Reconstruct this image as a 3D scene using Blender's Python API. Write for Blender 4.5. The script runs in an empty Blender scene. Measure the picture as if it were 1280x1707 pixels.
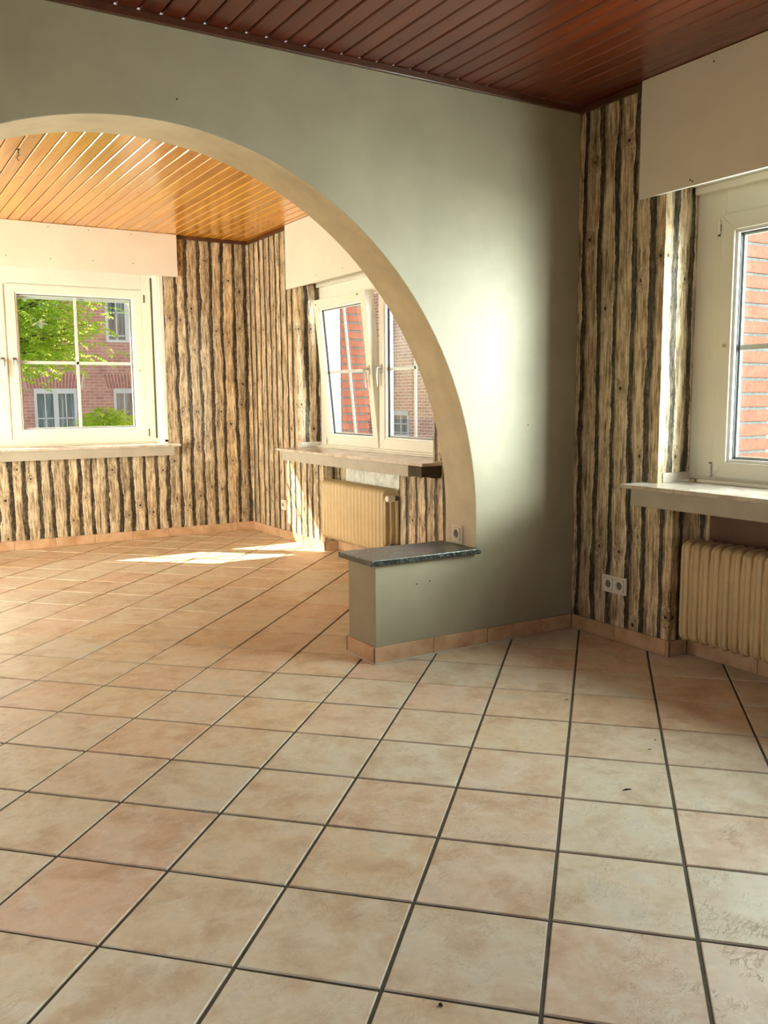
import bpy, bmesh, math, random
from mathutils import Vector, Matrix, noise as mnoise
random.seed(7)
sc = bpy.context.scene
COL = sc.collection

# ------------------------------------------------------------------ camera
cam_d = bpy.data.cameras.new('camera'); cam = bpy.data.objects.new('camera', cam_d); COL.objects.link(cam)
cam_d.sensor_fit = 'HORIZONTAL'; cam_d.sensor_width = 36.0; cam_d.lens = 1469.43 / 1280 * 36.0
cam_d.clip_start = 0.02; cam_d.clip_end = 300
CAM = Vector((-3.0451, -3.2217, 1.1519))
CR = Vector((0.8552, -0.5183, -0.0079)).normalized(); CF = Vector((0.5131, 0.8487, -0.1282)).normalized()
CU = CR.cross(CF).normalized(); CR = CF.cross(CU).normalized()
M = Matrix((CR, CU, -CF)).transposed().to_4x4(); M.translation = CAM
cam.matrix_world = M
sc.camera = cam

# ------------------------------------------------------------------ sky, sun, daylight lamps, exposure
w = bpy.data.worlds.new('daylight_sky'); sc.world = w; w.use_nodes = True
wn = w.node_tree.nodes; wn.clear()
sky = wn.new('ShaderNodeTexSky'); sky.sky_type = 'NISHITA'; sky.sun_disc = False
sky.sun_elevation = math.radians(35); sky.sun_rotation = math.radians(-48); sky.air_density = 1.2; sky.dust_density = 1.5
bg = wn.new('ShaderNodeBackground'); bg.inputs[1].default_value = 0.34
wo = wn.new('ShaderNodeOutputWorld')
w.node_tree.links.new(sky.outputs[0], bg.inputs[0]); w.node_tree.links.new(bg.outputs[0], wo.inputs[0])

def look(o, d):
    o.rotation_euler = Vector(d).to_track_quat('-Z', 'Y').to_euler()
sd = bpy.data.lights.new('sun_light', 'SUN'); sd.energy = 34.0; sd.angle = math.radians(0.6); sd.color = (1.0, 0.87, 0.64)
so = bpy.data.objects.new('sun_light', sd); COL.objects.link(so); look(so, (1, -0.9, -0.94)); so.location = (-8, 10, 12)

def area(name, loc, d, sx, sy, e, col, spread=180):
    l = bpy.data.lights.new(name, 'AREA'); l.shape = 'RECTANGLE'; l.size = sx; l.size_y = sy; l.energy = e; l.color = col; l.spread = math.radians(spread)
    o = bpy.data.objects.new(name, l); COL.objects.link(o); o.location = loc; look(o, d); return o
# area lamps added to stand in for daylight, each outdoors before its opening
area('daylight_near_right', (.305, -1.60, 1.37), (-1, 0, 0), 1.40, .98, 140, (0.93, 1.0, 0.94))
area('daylight_street', (2.3, -4.6, 1.9), (-1, 1.2, -0.1), 2.5, 2.2, 1900, (0.93, 1.0, 0.93))
area('daylight_far_right', (1.05, 0.45, 1.45), (-1, 1.0, -0.02), 1.2, 1.5, 150, (0.98, 0.98, 0.94))
area('daylight_far', (-2.56, 4.37, 1.46), (0, -1, 0), .98, 1.05, 40, (1.0, 0.97, 0.84))
area('fill_far_left', (-5.9, 1.0, 1.0), (1, 0.7, 0.04), 2.0, 1.3, 150, (1.0, 0.95, 0.76), 85)  # lamp added at an unseen opening to brighten the far wall
area('fill_near_left', (-7.0, -2.6, 3.9), (1, 0.05, -.9), 2.6, 1.2, 620, (1.0, 0.94, 0.78))  # added lamp, set high out of view and aimed down at the floor
area('fill_back', (-2.6, -7.4, 4.0), (0, 1, -.95), 3.0, 1.2, 740, (1.0, 0.97, 0.90))  # added behind the camera to lift the foreground floor

sc.view_settings.view_transform = 'Standard'; sc.view_settings.look = 'None'
sc.view_settings.gamma = 1.0; sc.view_settings.use_curve_mapping = False
sc.view_settings.exposure = -0.22
try:
    sc.cycles.use_denoising = True; sc.cycles.max_bounces = 10; sc.cycles.diffuse_bounces = 6
    sc.cycles.transparent_max_bounces = 24; sc.cycles.sample_clamp_indirect = 6.0
    sc.cycles.caustics_reflective = False; sc.cycles.caustics_refractive = False
except Exception: pass

# ================================================================== helpers
class MB:
    def __init__(s): s.v = []; s.f = []; s.m = []
    def add(s, vs, fs, mi=0):
        b = len(s.v); s.v += [tuple(v) for v in vs]; s.f += [tuple(i + b for i in f) for f in fs]; s.m += [mi] * len(fs); return s
    def box(s, x0, x1, y0, y1, z0, z1, mi=0):
        x0, x1 = sorted((x0, x1)); y0, y1 = sorted((y0, y1)); z0, z1 = sorted((z0, z1))
        vs = [(x, y, z) for z in (z0, z1) for y in (y0, y1) for x in (x0, x1)]
        return s.add(vs, [(0, 2, 3, 1), (4, 5, 7, 6), (0, 1, 5, 4), (2, 6, 7, 3), (0, 4, 6, 2), (1, 3, 7, 5)], mi)
    def prism(s, pts, axis, a0, a1, mi=0):
        n = len(pts); P = []
        for a in (a0, a1):
            for p, q in pts:
                P.append({'x': (a, p, q), 'y': (p, a, q), 'z': (p, q, a)}[axis])
        fs = [tuple(range(n))[::-1], tuple(range(n, 2 * n))] + [(i, (i + 1) % n, n + (i + 1) % n, n + i) for i in range(n)]
        return s.add(P, fs, mi)
    def tube(s, pts, r, n=8, mi=0, cap=True):
        pts = [Vector(p) for p in pts]; rr = r if isinstance(r, (list, tuple)) else [r] * len(pts)
        rings = []; up = None
        for i, p in enumerate(pts):
            t = (pts[min(i + 1, len(pts) - 1)] - pts[max(i - 1, 0)]).normalized()
            if up is None: up = Vector((0, 0, 1)) if abs(t.z) < .9 else Vector((1, 0, 0))
            a = t.cross(up).normalized(); b = a.cross(t).normalized(); up = b
            rings.append([p + rr[i] * (math.cos(k * 2 * math.pi / n) * a + math.sin(k * 2 * math.pi / n) * b) for k in range(n)])
        vs = [v for r_ in rings for v in r_]; fs = []
        for i in range(len(pts) - 1):
            for k in range(n):
                fs.append((i * n + k, i * n + (k + 1) % n, (i + 1) * n + (k + 1) % n, (i + 1) * n + k))
        if cap: fs += [tuple(range(n))[::-1], tuple(range((len(pts) - 1) * n, len(pts) * n))]
        return s.add(vs, fs, mi)
    def mesh(s, name, mats, smooth=False, fn=None):
        me = bpy.data.meshes.new(name); vs = [fn(v) for v in s.v] if fn else s.v
        me.from_pydata(vs, [], s.f); me.update()
        bm = bmesh.new(); bm.from_mesh(me)
        for f, mi in zip(bm.faces, s.m): f.material_index = mi
        bmesh.ops.recalc_face_normals(bm, faces=bm.faces[:]); bm.to_mesh(me); bm.free()
        for m in (mats if isinstance(mats, (list, tuple)) else [mats]): me.materials.append(m)
        if smooth:
            for p in me.polygons: p.use_smooth = True
        return me
def bev(o, wd, seg=2, ang=40):
    b = o.modifiers.new('bevel', 'BEVEL'); b.width = wd; b.segments = seg; b.limit_method = 'ANGLE'; b.angle_limit = math.radians(ang); return o
def obj(name, me, parent=None, loc=(0, 0, 0), rot=(0, 0, 0)):
    o = bpy.data.objects.new(name, me); COL.objects.link(o); o.parent = parent; o.location = loc; o.rotation_euler = rot; return o
def tag(o, label, cat, group=None, kind=None):
    o['label'] = label; o['category'] = cat
    if group: o['group'] = group
    if kind: o['kind'] = kind
    return o
def struct(o): o['kind'] = 'structure'; return o
def part(name, mb, mats, parent, b=0, smooth=False, fn=None, loc=(0, 0, 0)):
    o = obj(name, mb.mesh(name, mats, smooth, fn), parent, loc)
    if b: bev(o, b)
    return o
def copy_tree(o, parent=None):
    c = o.copy(); COL.objects.link(c); c.parent = parent
    for ch in list(o.children): copy_tree(ch, c)
    return c

# ------------------------------------------------------------------ node maths
class S:
    def __init__(s, nt, k): s.nt = nt; s.k = k
    def _m(s, op, *a):
        n = s.nt.nodes.new('ShaderNodeMath'); n.operation = op
        for i, x in enumerate((s,) + a):
            if isinstance(x, S): s.nt.links.new(x.k, n.inputs[i])
            else: n.inputs[i].default_value = x
        return S(s.nt, n.outputs[0])
    def __add__(s, o): return s._m('ADD', o)
    __radd__ = __add__
    def __sub__(s, o): return s._m('SUBTRACT', o)
    def __rsub__(s, o): return (s * -1) + o
    def __mul__(s, o): return s._m('MULTIPLY', o)
    __rmul__ = __mul__
    def __truediv__(s, o): return s._m('DIVIDE', o)
    def floor(s): return s._m('FLOOR')
    def fract(s): return s._m('FRACT')
    def abs(s): return s._m('ABSOLUTE')
    def sqrt(s): return s._m('SQRT')
    def sin(s): return s._m('SINE')
    def lt(s, o): return s._m('LESS_THAN', o)
    def gt(s, o): return s._m('GREATER_THAN', o)
    def max(s, o): return s._m('MAXIMUM', o)
    def ss(s, a, b):
        n = s.nt.nodes.new('ShaderNodeMapRange'); n.interpolation_type = 'SMOOTHSTEP'
        s.nt.links.new(s.k, n.inputs[0])
        for i, x in ((1, a), (2, b)):
            if isinstance(x, S): s.nt.links.new(x.k, n.inputs[i])
            else: n.inputs[i].default_value = x
        return S(s.nt, n.outputs[0])
class NT:
    def __init__(s, name):
        s.m = bpy.data.materials.new(name); s.m.use_nodes = True; s.nt = s.m.node_tree; s.nt.nodes.clear()
        s.out = s.nt.nodes.new('ShaderNodeOutputMaterial')
    def n(s, t): return s.nt.nodes.new(t)
    def l(s, a, b): s.nt.links.new(a.k if isinstance(a, S) else a, b)
    def pos(s):
        g = s.n('ShaderNodeNewGeometry'); x = s.n('ShaderNodeSeparateXYZ'); s.l(g.outputs['Position'], x.inputs[0])
        return [S(s.nt, x.outputs[i]) for i in range(3)]
    def objc(s):
        g = s.n('ShaderNodeTexCoord'); x = s.n('ShaderNodeSeparateXYZ'); s.l(g.outputs['Object'], x.inputs[0])
        return [S(s.nt, x.outputs[i]) for i in range(3)]
    def rnd(s): return S(s.nt, s.n('ShaderNodeObjectInfo').outputs['Random'])
    def vec(s, a, b, c):
        x = s.n('ShaderNodeCombineXYZ')
        for i, v in enumerate((a, b, c)):
            if isinstance(v, S): s.l(v, x.inputs[i])
            else: x.inputs[i].default_value = v
        return x.outputs[0]
    def noise(s, v, sc=1, det=3, rough=.5, dist=0):
        n = s.n('ShaderNodeTexNoise'); s.l(v, n.inputs['Vector']); n.inputs['Scale'].default_value = sc
        n.inputs['Detail'].default_value = det; n.inputs['Roughness'].default_value = rough; n.inputs['Distortion'].default_value = dist
        return S(s.nt, n.outputs[0])
    def white(s, v):
        n = s.n('ShaderNodeTexWhiteNoise'); s.l(v, n.inputs['Vector']); return S(s.nt, n.outputs['Value']), n.outputs['Color']
    def ramp(s, f, stops):
        r = s.n('ShaderNodeValToRGB'); e = r.color_ramp.elements
        while len(e) < len(stops): e.new(.5)
        for el, (p, c) in zip(e, stops): el.position = p; el.color = (*c, 1)
        s.l(f, r.inputs[0]); return r.outputs[0]
    def mix(s, f, a, b, mode='MIX'):
        n = s.n('ShaderNodeMix'); n.data_type = 'RGBA'; n.blend_type = mode
        for i, v in ((0, f), (6, a), (7, b)):
            if isinstance(v, (int, float)): n.inputs[i].default_value = v
            elif isinstance(v, tuple): n.inputs[i].default_value = (*v, 1)
            else: s.l(v, n.inputs[i])
        return n.outputs[2]
    def bsdf(s, col, rough=.5, bump=None, bs=.2, bd=.01, metal=0, coat=0, spec=.5, cr=.1):
        b = s.n('ShaderNodeBsdfPrincipled')
        if isinstance(col, tuple): b.inputs['Base Color'].default_value = (*col, 1)
        else: s.l(col, b.inputs['Base Color'])
        if isinstance(rough, (int, float)): b.inputs['Roughness'].default_value = rough
        else: s.l(rough, b.inputs['Roughness'])
        b.inputs['Metallic'].default_value = metal; b.inputs['Coat Weight'].default_value = coat; b.inputs['Coat Roughness'].default_value = cr
        b.inputs['Specular IOR Level'].default_value = spec
        if bump is not None:
            q = s.n('ShaderNodeBump'); q.inputs['Strength'].default_value = bs; q.inputs['Distance'].default_value = bd
            s.l(bump, q.inputs['Height']); s.l(q.outputs[0], b.inputs['Normal'])
        s.l(b.outputs[0], s.out.inputs[0]); s.b = b; return s.m

def plain(name, col, rough=.5, var=.06, sc_=8, bump=.1, **k):
    t = NT(name); x, y, z = t.pos(); v = t.vec(x, y, z)
    n = t.noise(v, sc_, 4, .6); fine = t.noise(v, 180, 3, .6)
    dk = tuple(c * (1 - var * 2) for c in col); lt = tuple(min(1, c * (1 + var)) for c in col)
    return t.bsdf(t.ramp(n, [(.3, dk), (.7, lt)]), rough, fine, bump, .002, **k)

# wall paint
paint_gray = plain('gray_green_paint', (.33, .297, .208), .52, .07, 3, .25)
paint_soffit = plain('beige_paint', (.70, .63, .47), .6, .08, 5, .35)
pel_mat = plain('white_board_paint', (.74, .68, .60), .6, .03, 4, .1)
pvc = plain('white_plastic', (.76, .745, .66), .35, .03, 3, .03)
pvc_cool = plain('glazing_bead_plastic', (.78, .80, .80), .3, .03, 3, .03)
gasket = plain('black_rubber', (.02, .022, .025), .6)
steel = plain('brushed_steel', (.55, .54, .5), .3, .05, 40, .05, metal=1.0)
dark_metal = plain('dark_metal', (.12, .10, .08), .4, .1, 40, .05, metal=.7)
rad_mat = plain('cream_radiator_enamel', (.62, .47, .26), .34, .05, 9, .05)
white_sock = plain('white_socket_plastic', (.80, .74, .64), .3, .02, 5, 0)
sock_dark = plain('grey_socket_well', (.20, .17, .13), .45, .02, 5, 0)
black_mat = plain('black_hole', (.01, .01, .01), .6)
apron_mat = plain('grey_apron_paint', (.42, .38, .31), .55, .06, 8, .15)
plaster_white = plain('bare_white_plaster', (.70, .70, .64), .8, .18, 14, .8)
brown_panel = plain('brown_tile_panel', (.14, .055, .026), .45, .12, 7, .1)
grout_mat = plain('dark_grout', (.085, .075, .055), .85, .15, 30, .3)
seal_mat = plain('white_sealant', (.62, .60, .54), .5, .05, 20, .05)
trim_mat = plain('dark_wood_trim', (.085, .028, .012), .35, .2, 12, .1, coat=.3)
dark_gap = plain('dark_gap_backing', (.035, .014, .006), .9, .1)
outer_white = plain('exterior_white_paint', (.70, .72, .72), .5, .04, 4, .1)
outside_plaster = plain('room_side_paint', (.30, .28, .22), .7, .04, 4, .1)

def m_marble_dark():
    t = NT('black_green_marble'); x, y, z = t.pos(); v = t.vec(x, y, z)
    n = t.noise(v, 14, 6, .62, 2.2); ve = (n - .5).abs().ss(.0, .018)
    n2 = t.noise(v, 45, 5, .7, 1.0)
    c = t.mix(ve, (.26, .31, .27), (.010, .016, .015)); c = t.mix(n2.ss(.55, .75), c, (.035, .055, .048))
    return t.bsdf(c, .30, n2, .03, .001, spec=.7)
marble_dark = m_marble_dark()
def m_marble_light():
    t = NT('pale_veined_marble'); x, y, z = t.pos(); v = t.vec(x, y, z)
    n = t.noise(v, 7, 6, .6, 1.6); n2 = t.noise(v, 30, 4, .6)
    c = t.ramp(n, [(.3, (.36, .29, .23)), (.5, (.55, .49, .42)), (.7, (.66, .62, .56))])
    return t.bsdf(c, .2, n2, .05, .001)
marble_light = m_marble_light()

def m_tile(name='beige_stoneware_tile'):
    t = NT(name); x, y, z = t.pos(); r = t.rnd(); v = t.vec(x, y, r * 31.0)
    n = t.noise(v, 6.5, 7, .66, .2); n2 = t.noise(v, 60, 5, .75); n3 = t.noise(t.vec(x * 14, y * 14, r * 31.0), 1, 5, .7, .4)
    c = t.ramp(n, [(.34, (.57, .45, .32)), (.46, (.67, .575, .44)), (.56, (.73, .665, .54)), (.68, (.66, .63, .55))])
    hue = t.ramp(r, [(0, (1.0, .92, .80)), (.3, (1.0, 1.0, .96)), (.5, (1.0, .87, .80)), (.7, (.97, 1.0, .97)), (.85, (1.0, .82, .74)), (1, (1.0, .92, .78))])
    c = t.mix(1.0, c, hue, 'MULTIPLY'); c = t.mix(n3.ss(.46, .7) * .55, c, (.80, .75, .64)); c = t.mix(n2.ss(.56, .72) * .3, c, (.46, .34, .24))
    # slate-like chisel marks, in patches
    w_ = (t.noise(v, 5, 3, .5) - .5) * .12
    rot = t.vec((x * .94 + y * .34 + w_) * 10, (y * .94 - x * .34 + w_) * 38, r * 50)
    cr = t.noise(rot, 1.0, 5, .62, 1.0); msk = t.noise(t.vec(x, y, r * 8.0), 11, 4, .6).ss(.49, .60)
    ridge = (cr - .5).abs().ss(.0, .022)
    step = t.noise(t.vec((x + w_) * 22, (y - w_) * 40, r * 12), 1, 4, .6, 1.2).ss(.47, .52)
    hgt = (1 - (1 - ridge) * msk * .75) + step * msk * .18 + n2 * .15 + n3 * .2
    return t.bsdf(c, n3 * .2 + .34, hgt, .55, .0034, spec=.38)
tile_mat = m_tile()
def m_skirt():
    t = NT('terracotta_skirting_tile'); x, y, z = t.pos(); r = t.rnd(); v = t.vec(x, y, z + r * 9)
    n = t.noise(v, 9, 5, .6)
    c = t.ramp(n, [(.3, (.42, .24, .13)), (.55, (.58, .37, .22)), (.75, (.62, .44, .30))])
    return t.bsdf(c, .35, t.noise(v, 40, 4, .6), .15, .003)
skirt_mat = m_skirt()

def m_wood(name, st, kn):
    t = NT(name); x, y, z = t.pos(); r = t.rnd()
    g = t.noise(t.vec(x * 60, y * 2.2, r * 40), 1, 4, .6, .6); b = t.noise(t.vec(x * 9, y * .8, r * 21), 1, 2, .5)
    c = t.ramp(g * .6 + b * .4, [(.3, st[0]), (.5, st[1]), (.7, st[2])])
    hv = t.ramp(r, [(0, (.82, .78, .75)), (.5, (1, 1, 1)), (1, (1.0, .92, .85))]); c = t.mix(1.0, c, hv, 'MULTIPLY')
    # knots
    cx = (x * 12.5).floor(); kz = y * .9 + r * 9; kc = kz.floor(); wv, _ = t.white(t.vec(cx, kc, 3))
    dx = ((x * 12.5).fract() - .5) * .08; dy = (kz.fract() - .3 - wv * .4) / .9
    d = ((dx / .008) * (dx / .008) + (dy / .013) * (dy / .013)).sqrt()
    k = (1 - d.ss(.6, 1.5)) * wv.gt(.72); c = t.mix(k * .8, c, kn)
    return t.bsdf(c, .28, g, .04, .001, coat=.8 if 'honey' in name else .35, spec=.5, cr=.14 if 'honey' in name else .25)
wood_shaded = m_wood('mahogany_boards_shaded', ((.055, .008, .002), (.11, .016, .003), (.165, .029, .005)), (.03, .006, .002))  # same boards as the far ceiling, near room's shade put into the colour
wood_lit = m_wood('honey_boards_lit', ((.55, .19, .012), (.74, .33, .022), (.86, .46, .045)), (.22, .06, .01))  # copy of the boards with the far room's brighter light in its colour

def m_wallpaper():
    t = NT('split_log_wallpaper'); x, y, z = t.pos(); u = x + y * 1.0
    P = .104
    wob = (t.noise(t.vec(u * 7, 0, z * 1.5), 1, 3, .55) - .5) * .060 + (t.noise(t.vec(u * 14, 3, z * 7), 1, 3, .6) - .5) * .034
    tt = (u + wob) / P + 40.37
    c = tt.floor(); fx = tt.fract(); r, _ = t.white(t.vec(c, 1.3, 2.7)); r2, _ = t.white(t.vec(c, 7.3, 5.1))
    left = fx.lt(.5)
    e1 = t.noise(t.vec(left * 9 + c, 2, z * 5), 1, 4, .65)
    jag = (t.noise(t.vec(u * 60, c, z * 45), 1, 3, .75) - .5) * .07 + (e1 - .5) * .16
    d = (fx - .5).abs() * -1 + .5 + jag
    gw = r * .11 + .088
    plank = d.ss(gw - .012, gw + .012)
    blot = t.noise(t.vec(u * 55, c, z * 30), 1, 5, .78, .5)
    edge = (1 - (d - gw - .022).abs().ss(.0, .03)) * (left * .7 + .3) * blot.ss(.36, .56)
    # knots
    zz = z * 2.7 + r * 11; zc = zz.floor(); k1, _ = t.white(t.vec(c, zc, 4.2)); k2, _ = t.white(t.vec(c, zc, 9.9)); k3, _ = t.white(t.vec(c, zc, 2.2))
    dx = (fx - .38 - k1 * .24) * P; dz = (zz.fract() - .2 - k2 * .6) / 2.7
    kd = ((dx / .0095) * (dx / .0095) + (dz / .0125) * (dz / .0125)).sqrt() + (blot - .5) * .9
    has = k3.gt(.42)
    knot = (1 - kd.ss(.45, .95)) * has; halo = (1 - kd.ss(.9, 5.0)) * has
    g = t.noise(t.vec(u * 120, c * 3.1, z * 6 + halo * 2.5), 1, 6, .72, 1.2)
    g2 = t.noise(t.vec(u * 38 + halo * .8, c * 1.7, z * 2.8 + halo), 1, 4, .6, 2.2)
    patch = t.noise(t.vec(u * 14, c * 5, z * 5), 1, 4, .65)
    v_ = g * .42 + g2 * .26 + blot * .12 + patch * .20
    body = t.ramp(v_, [(.40, (.045, .030, .017)), (.455, (.24, .175, .105)), (.50, (.48, .37, .24)), (.56, (.76, .64, .455))])
    tone = t.ramp(r2, [(0, (.80, .77, .73)), (.5, (1.0, 1.0, 1.0)), (1, (1.08, 1.02, .94))])
    body = t.mix(1.0, body, tone, 'MULTIPLY')
    body = t.mix(edge * .9, body, (.80, .73, .60))
    right_sh = (1 - d.ss(gw, gw + .15)) * (1 - left) * .6
    body = t.mix(right_sh, body, (.13, .095, .06))
    body = t.mix(halo * (1 - knot) * g2.ss(.42, .56) * .55, body, (.13, .085, .05)); body = t.mix(knot, body, (.02, .013, .008))
    gap = t.ramp(blot * .5 + g2 * .5, [(.40, (.010, .008, .006)), (.5, (.050, .038, .025)), (.62, (.20, .155, .10))])
    col = t.mix(plank, gap, body)
    return t.bsdf(col, .45, plank * .6 + g * .3, .12, .002, spec=.3)
wallpaper = m_wallpaper()

def m_brick_face(name, axis, c1=(.68, .33, .26), c2=(.56, .24, .19), mort=(.60, .52, .46), bw=.24, rh=.078, ms=.010):
    t = NT(name); x, y, z = t.pos(); h = x if axis == 'x' else y
    n = t.n('ShaderNodeTexBrick'); t.l(t.vec(h, z, 0), n.inputs['Vector'])
    n.inputs['Scale'].default_value = 1; n.inputs['Brick Width'].default_value = bw; n.inputs['Row Height'].default_value = rh
    n.inputs['Mortar Size'].default_value = ms; n.inputs['Mortar Smooth'].default_value = .2; n.inputs['Bias'].default_value = 0
    n.inputs['Color1'].default_value = (*c1, 1); n.inputs['Color2'].default_value = (*c2, 1); n.inputs['Mortar'].default_value = (*mort, 1)
    v = t.vec(x, y, z); k = t.noise(v, 2.5, 4, .6)
    col = t.mix(1.0, n.outputs[0], t.ramp(k, [(.3, (.85, .82, .8)), (.7, (1.1, 1.08, 1.05))]), 'MULTIPLY')
    return t.bsdf(col, .85)
far_brick_x = m_brick_face('house_brick_facing', 'x'); far_brick_y = m_brick_face('neighbour_brick_facing', 'y', (.74, .36, .28), (.62, .26, .20), (.85, .78, .72))
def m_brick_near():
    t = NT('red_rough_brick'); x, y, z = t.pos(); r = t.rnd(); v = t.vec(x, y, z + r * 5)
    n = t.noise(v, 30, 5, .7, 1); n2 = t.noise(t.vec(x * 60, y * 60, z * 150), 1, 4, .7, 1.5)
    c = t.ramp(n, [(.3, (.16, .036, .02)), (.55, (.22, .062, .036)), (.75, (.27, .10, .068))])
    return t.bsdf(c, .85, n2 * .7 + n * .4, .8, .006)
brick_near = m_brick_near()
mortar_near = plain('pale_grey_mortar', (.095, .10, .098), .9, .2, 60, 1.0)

def m_glass():
    t = NT('clear_window_glass'); tr = t.n('ShaderNodeBsdfTransparent'); tr.inputs[0].default_value = (.97, .985, .98, 1)
    gl = t.n('ShaderNodeBsdfGlossy'); gl.inputs['Roughness'].default_value = .01
    lw = t.n('ShaderNodeLayerWeight'); f_ = S(t.nt, lw.outputs['Facing'])._m('POWER', 5.0) * .6 + .025
    mx = t.n('ShaderNodeMixShader'); t.l(f_, mx.inputs[0]); t.l(tr.outputs[0], mx.inputs[1]); t.l(gl.outputs[0], mx.inputs[2])
    t.l(mx.outputs[0], t.out.inputs[0]); return t.m
glass = m_glass()
def m_far_glass():
    t = NT('neighbour_window_glass'); x, y, z = t.pos()
    n = t.noise(t.vec(x * 9, y * 9, z * .7), 1, 3, .6)
    return t.bsdf(t.ramp(n, [(.35, (.05, .08, .08)), (.6, (.22, .28, .28)), (.7, (.42, .46, .46))]), .08)
far_glass = m_far_glass()
def m_leaf(name, a, b):
    t = NT(name); x, y, z = t.pos(); n = t.noise(t.vec(x, y, z), 6, 3, .6); c = t.ramp(n, [(.35, a), (.65, b)])
    d = t.n('ShaderNodeBsdfDiffuse'); tl = t.n('ShaderNodeBsdfTranslucent'); t.l(c, d.inputs[0]); t.l(c, tl.inputs[0])
    mx = t.n('ShaderNodeMixShader'); mx.inputs[0].default_value = .62; t.l(d.outputs[0], mx.inputs[1]); t.l(tl.outputs[0], mx.inputs[2])
    t.l(mx.outputs[0], t.out.inputs[0]); return t.m
leaf_a = m_leaf('tree_leaf_green', (.40, .60, .08), (.74, .84, .18)); leaf_b = m_leaf('shrub_leaf_green', (.40, .58, .07), (.72, .80, .16))
bark = plain('bark', (.14, .10, .07), .9, .3, 20, .8)
petal = plain('white_petals', (.80, .76, .74), .6, .03)
lawn = plain('lawn_green', (.10, .17, .04), .95, .3, 3, .6)
pave = plain('grey_paving', (.30, .29, .27), .9, .15, 3, .4)

# ================================================================== room dimensions
H = 2.49; XL = -5.2; YB = -5.5; YF = 4.05; TP = .24    # partition thickness
T = .31; s2 = math.sqrt(.5); NC = (-0.12848694, 2.30434453)

# ------------------------------------------------------------------ floor with laid tiles
fl = MB().box(XL - .2, .62, YB - .2, YF + .56, -.14, -.0045)
floor = struct(part('floor', fl, grout_mat, None))
def to_world(a, b):
    dx, dy = (a - NC[0]) * T, (b - NC[1]) * T
    return (s2 * (dx + dy), s2 * (-dx + dy))
def project(P):
    d = Vector(P) - CAM; zc = d.dot(CF)
    if zc < .05: return None
    return 640 + 1469.43 * d.dot(CR) / zc, 853.5 - 1469.43 * d.dot(CU) / zc, zc
tile_me = MB().box(-.1505, .1505, -.1505, .1505, -.010, 0).mesh('tile', tile_mat)
bm = bmesh.new(); bm.from_mesh(tile_me)
bmesh.ops.bevel(bm, geom=[e for e in bm.edges if all(v.co.z > -.001 for v in e.verts)], offset=.0022, segments=1, affect='EDGES')
bm.to_mesh(tile_me); bm.free()
cand = []
for a in range(-40, 40):
    for b in range(-40, 40):
        X, Y = to_world(a + .5, b + .5)
        if not (XL - .2 < X < .3 and YB - .2 < Y < YF + .2): continue
        if X > .14 and not (-2.45 < Y < -.4 or 1.4 < Y < 2.9): 
            if X > .22: continue
        q = project((X, Y, 0)); vis = q is not None and -180 < q[0] < 1460 and 850 < q[1] < 2000
        cand.append((q[2] if vis else 1e3, X, Y, vis))
cand.sort(); stuff = MB(); n_ind = 0
for d_, X, Y, vis in cand:
    rz = -math.pi / 4 + random.uniform(-.003, .003); dz = random.uniform(-.0007, .0007)
    if vis and n_ind < 298:
        o = obj('tile', tile_me, floor, (X, Y, dz), (0, 0, rz)); n_ind += 1
    else:
        c_, s_ = math.cos(rz), math.sin(rz)
        stuff.add([(X + c_ * v.co.x - s_ * v.co.y, Y + s_ * v.co.x + c_ * v.co.y, v.co.z + dz) for v in tile_me.vertices],
                  [tuple(p.vertices) for p in tile_me.polygons])
if stuff.v:
    o = part('tiles_beyond', stuff, tile_mat, floor); o['kind'] = 'stuff'

# ------------------------------------------------------------------ walls
ZB = .001
win = {}
# right wall: inner leaf x 0..0.30, openings; niches under the sills
def side_wall(name, ya, yb, op0, op1, n0, n1, ztop=2.10, zs=.745):
    """ya<yb wall extent; window opening op0..op1; radiator niche n0..n1"""
    m = MB()
    m.box(0, .30, ya, n0, ZB, zs).box(0, .30, n1, yb, ZB, zs).box(.12, .30, n0, n1, ZB, zs)
    m.box(0, .30, ya, op0, zs, H).box(0, .30, op1, yb, zs, H).box(0, .30, op0, op1, ztop, H)
    return struct(part(name, m, wallpaper, None))
wr = side_wall('wall_right', YB, .12, -2.40, -.525, -2.31, -.615)
wfr = side_wall('wall_far_right', .12, YF, 1.23, 3.107, 1.62, 2.69)
m = MB()
m.box(XL, .30, YF, YF + .30, ZB, .745).box(XL, -3.125, YF, YF + .30, .745, H).box(-.75, .30, YF, YF + .30, .745, H).box(-3.125, -.75, YF, YF + .30, 2.25, H)
wf = struct(part('wall_far', m, wallpaper, None))
# unseen walls, with openings added to let the fill lamps in
def holed(name, fixed0, fixed1, a0, a1, h0, h1, z0, z1, axis, mat):
    m = MB()
    def bx(p, q, r, t):
        if axis == 'x': m.box(fixed0, fixed1, p, q, r, t)
        else: m.box(p, q, fixed0, fixed1, r, t)
    bx(a0, h0, ZB, H); bx(h1, a1, ZB, H); bx(h0, h1, ZB, z0); bx(h0, h1, z1, H)
    return struct(part(name, m, mat, None))
holed('wall_left', XL - .25, XL, YB, .12, -3.7, -1.5, .1, 2.2, 'x', outside_plaster)
holed('wall_far_left', XL - .25, XL, .12, YF, .3, 2.5, .2, 1.8, 'x', outside_plaster)
holed('wall_back', YB - .25, YB, XL, .0, -4.0, -1.2, .7, 2.2, 'y', outside_plaster)

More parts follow.
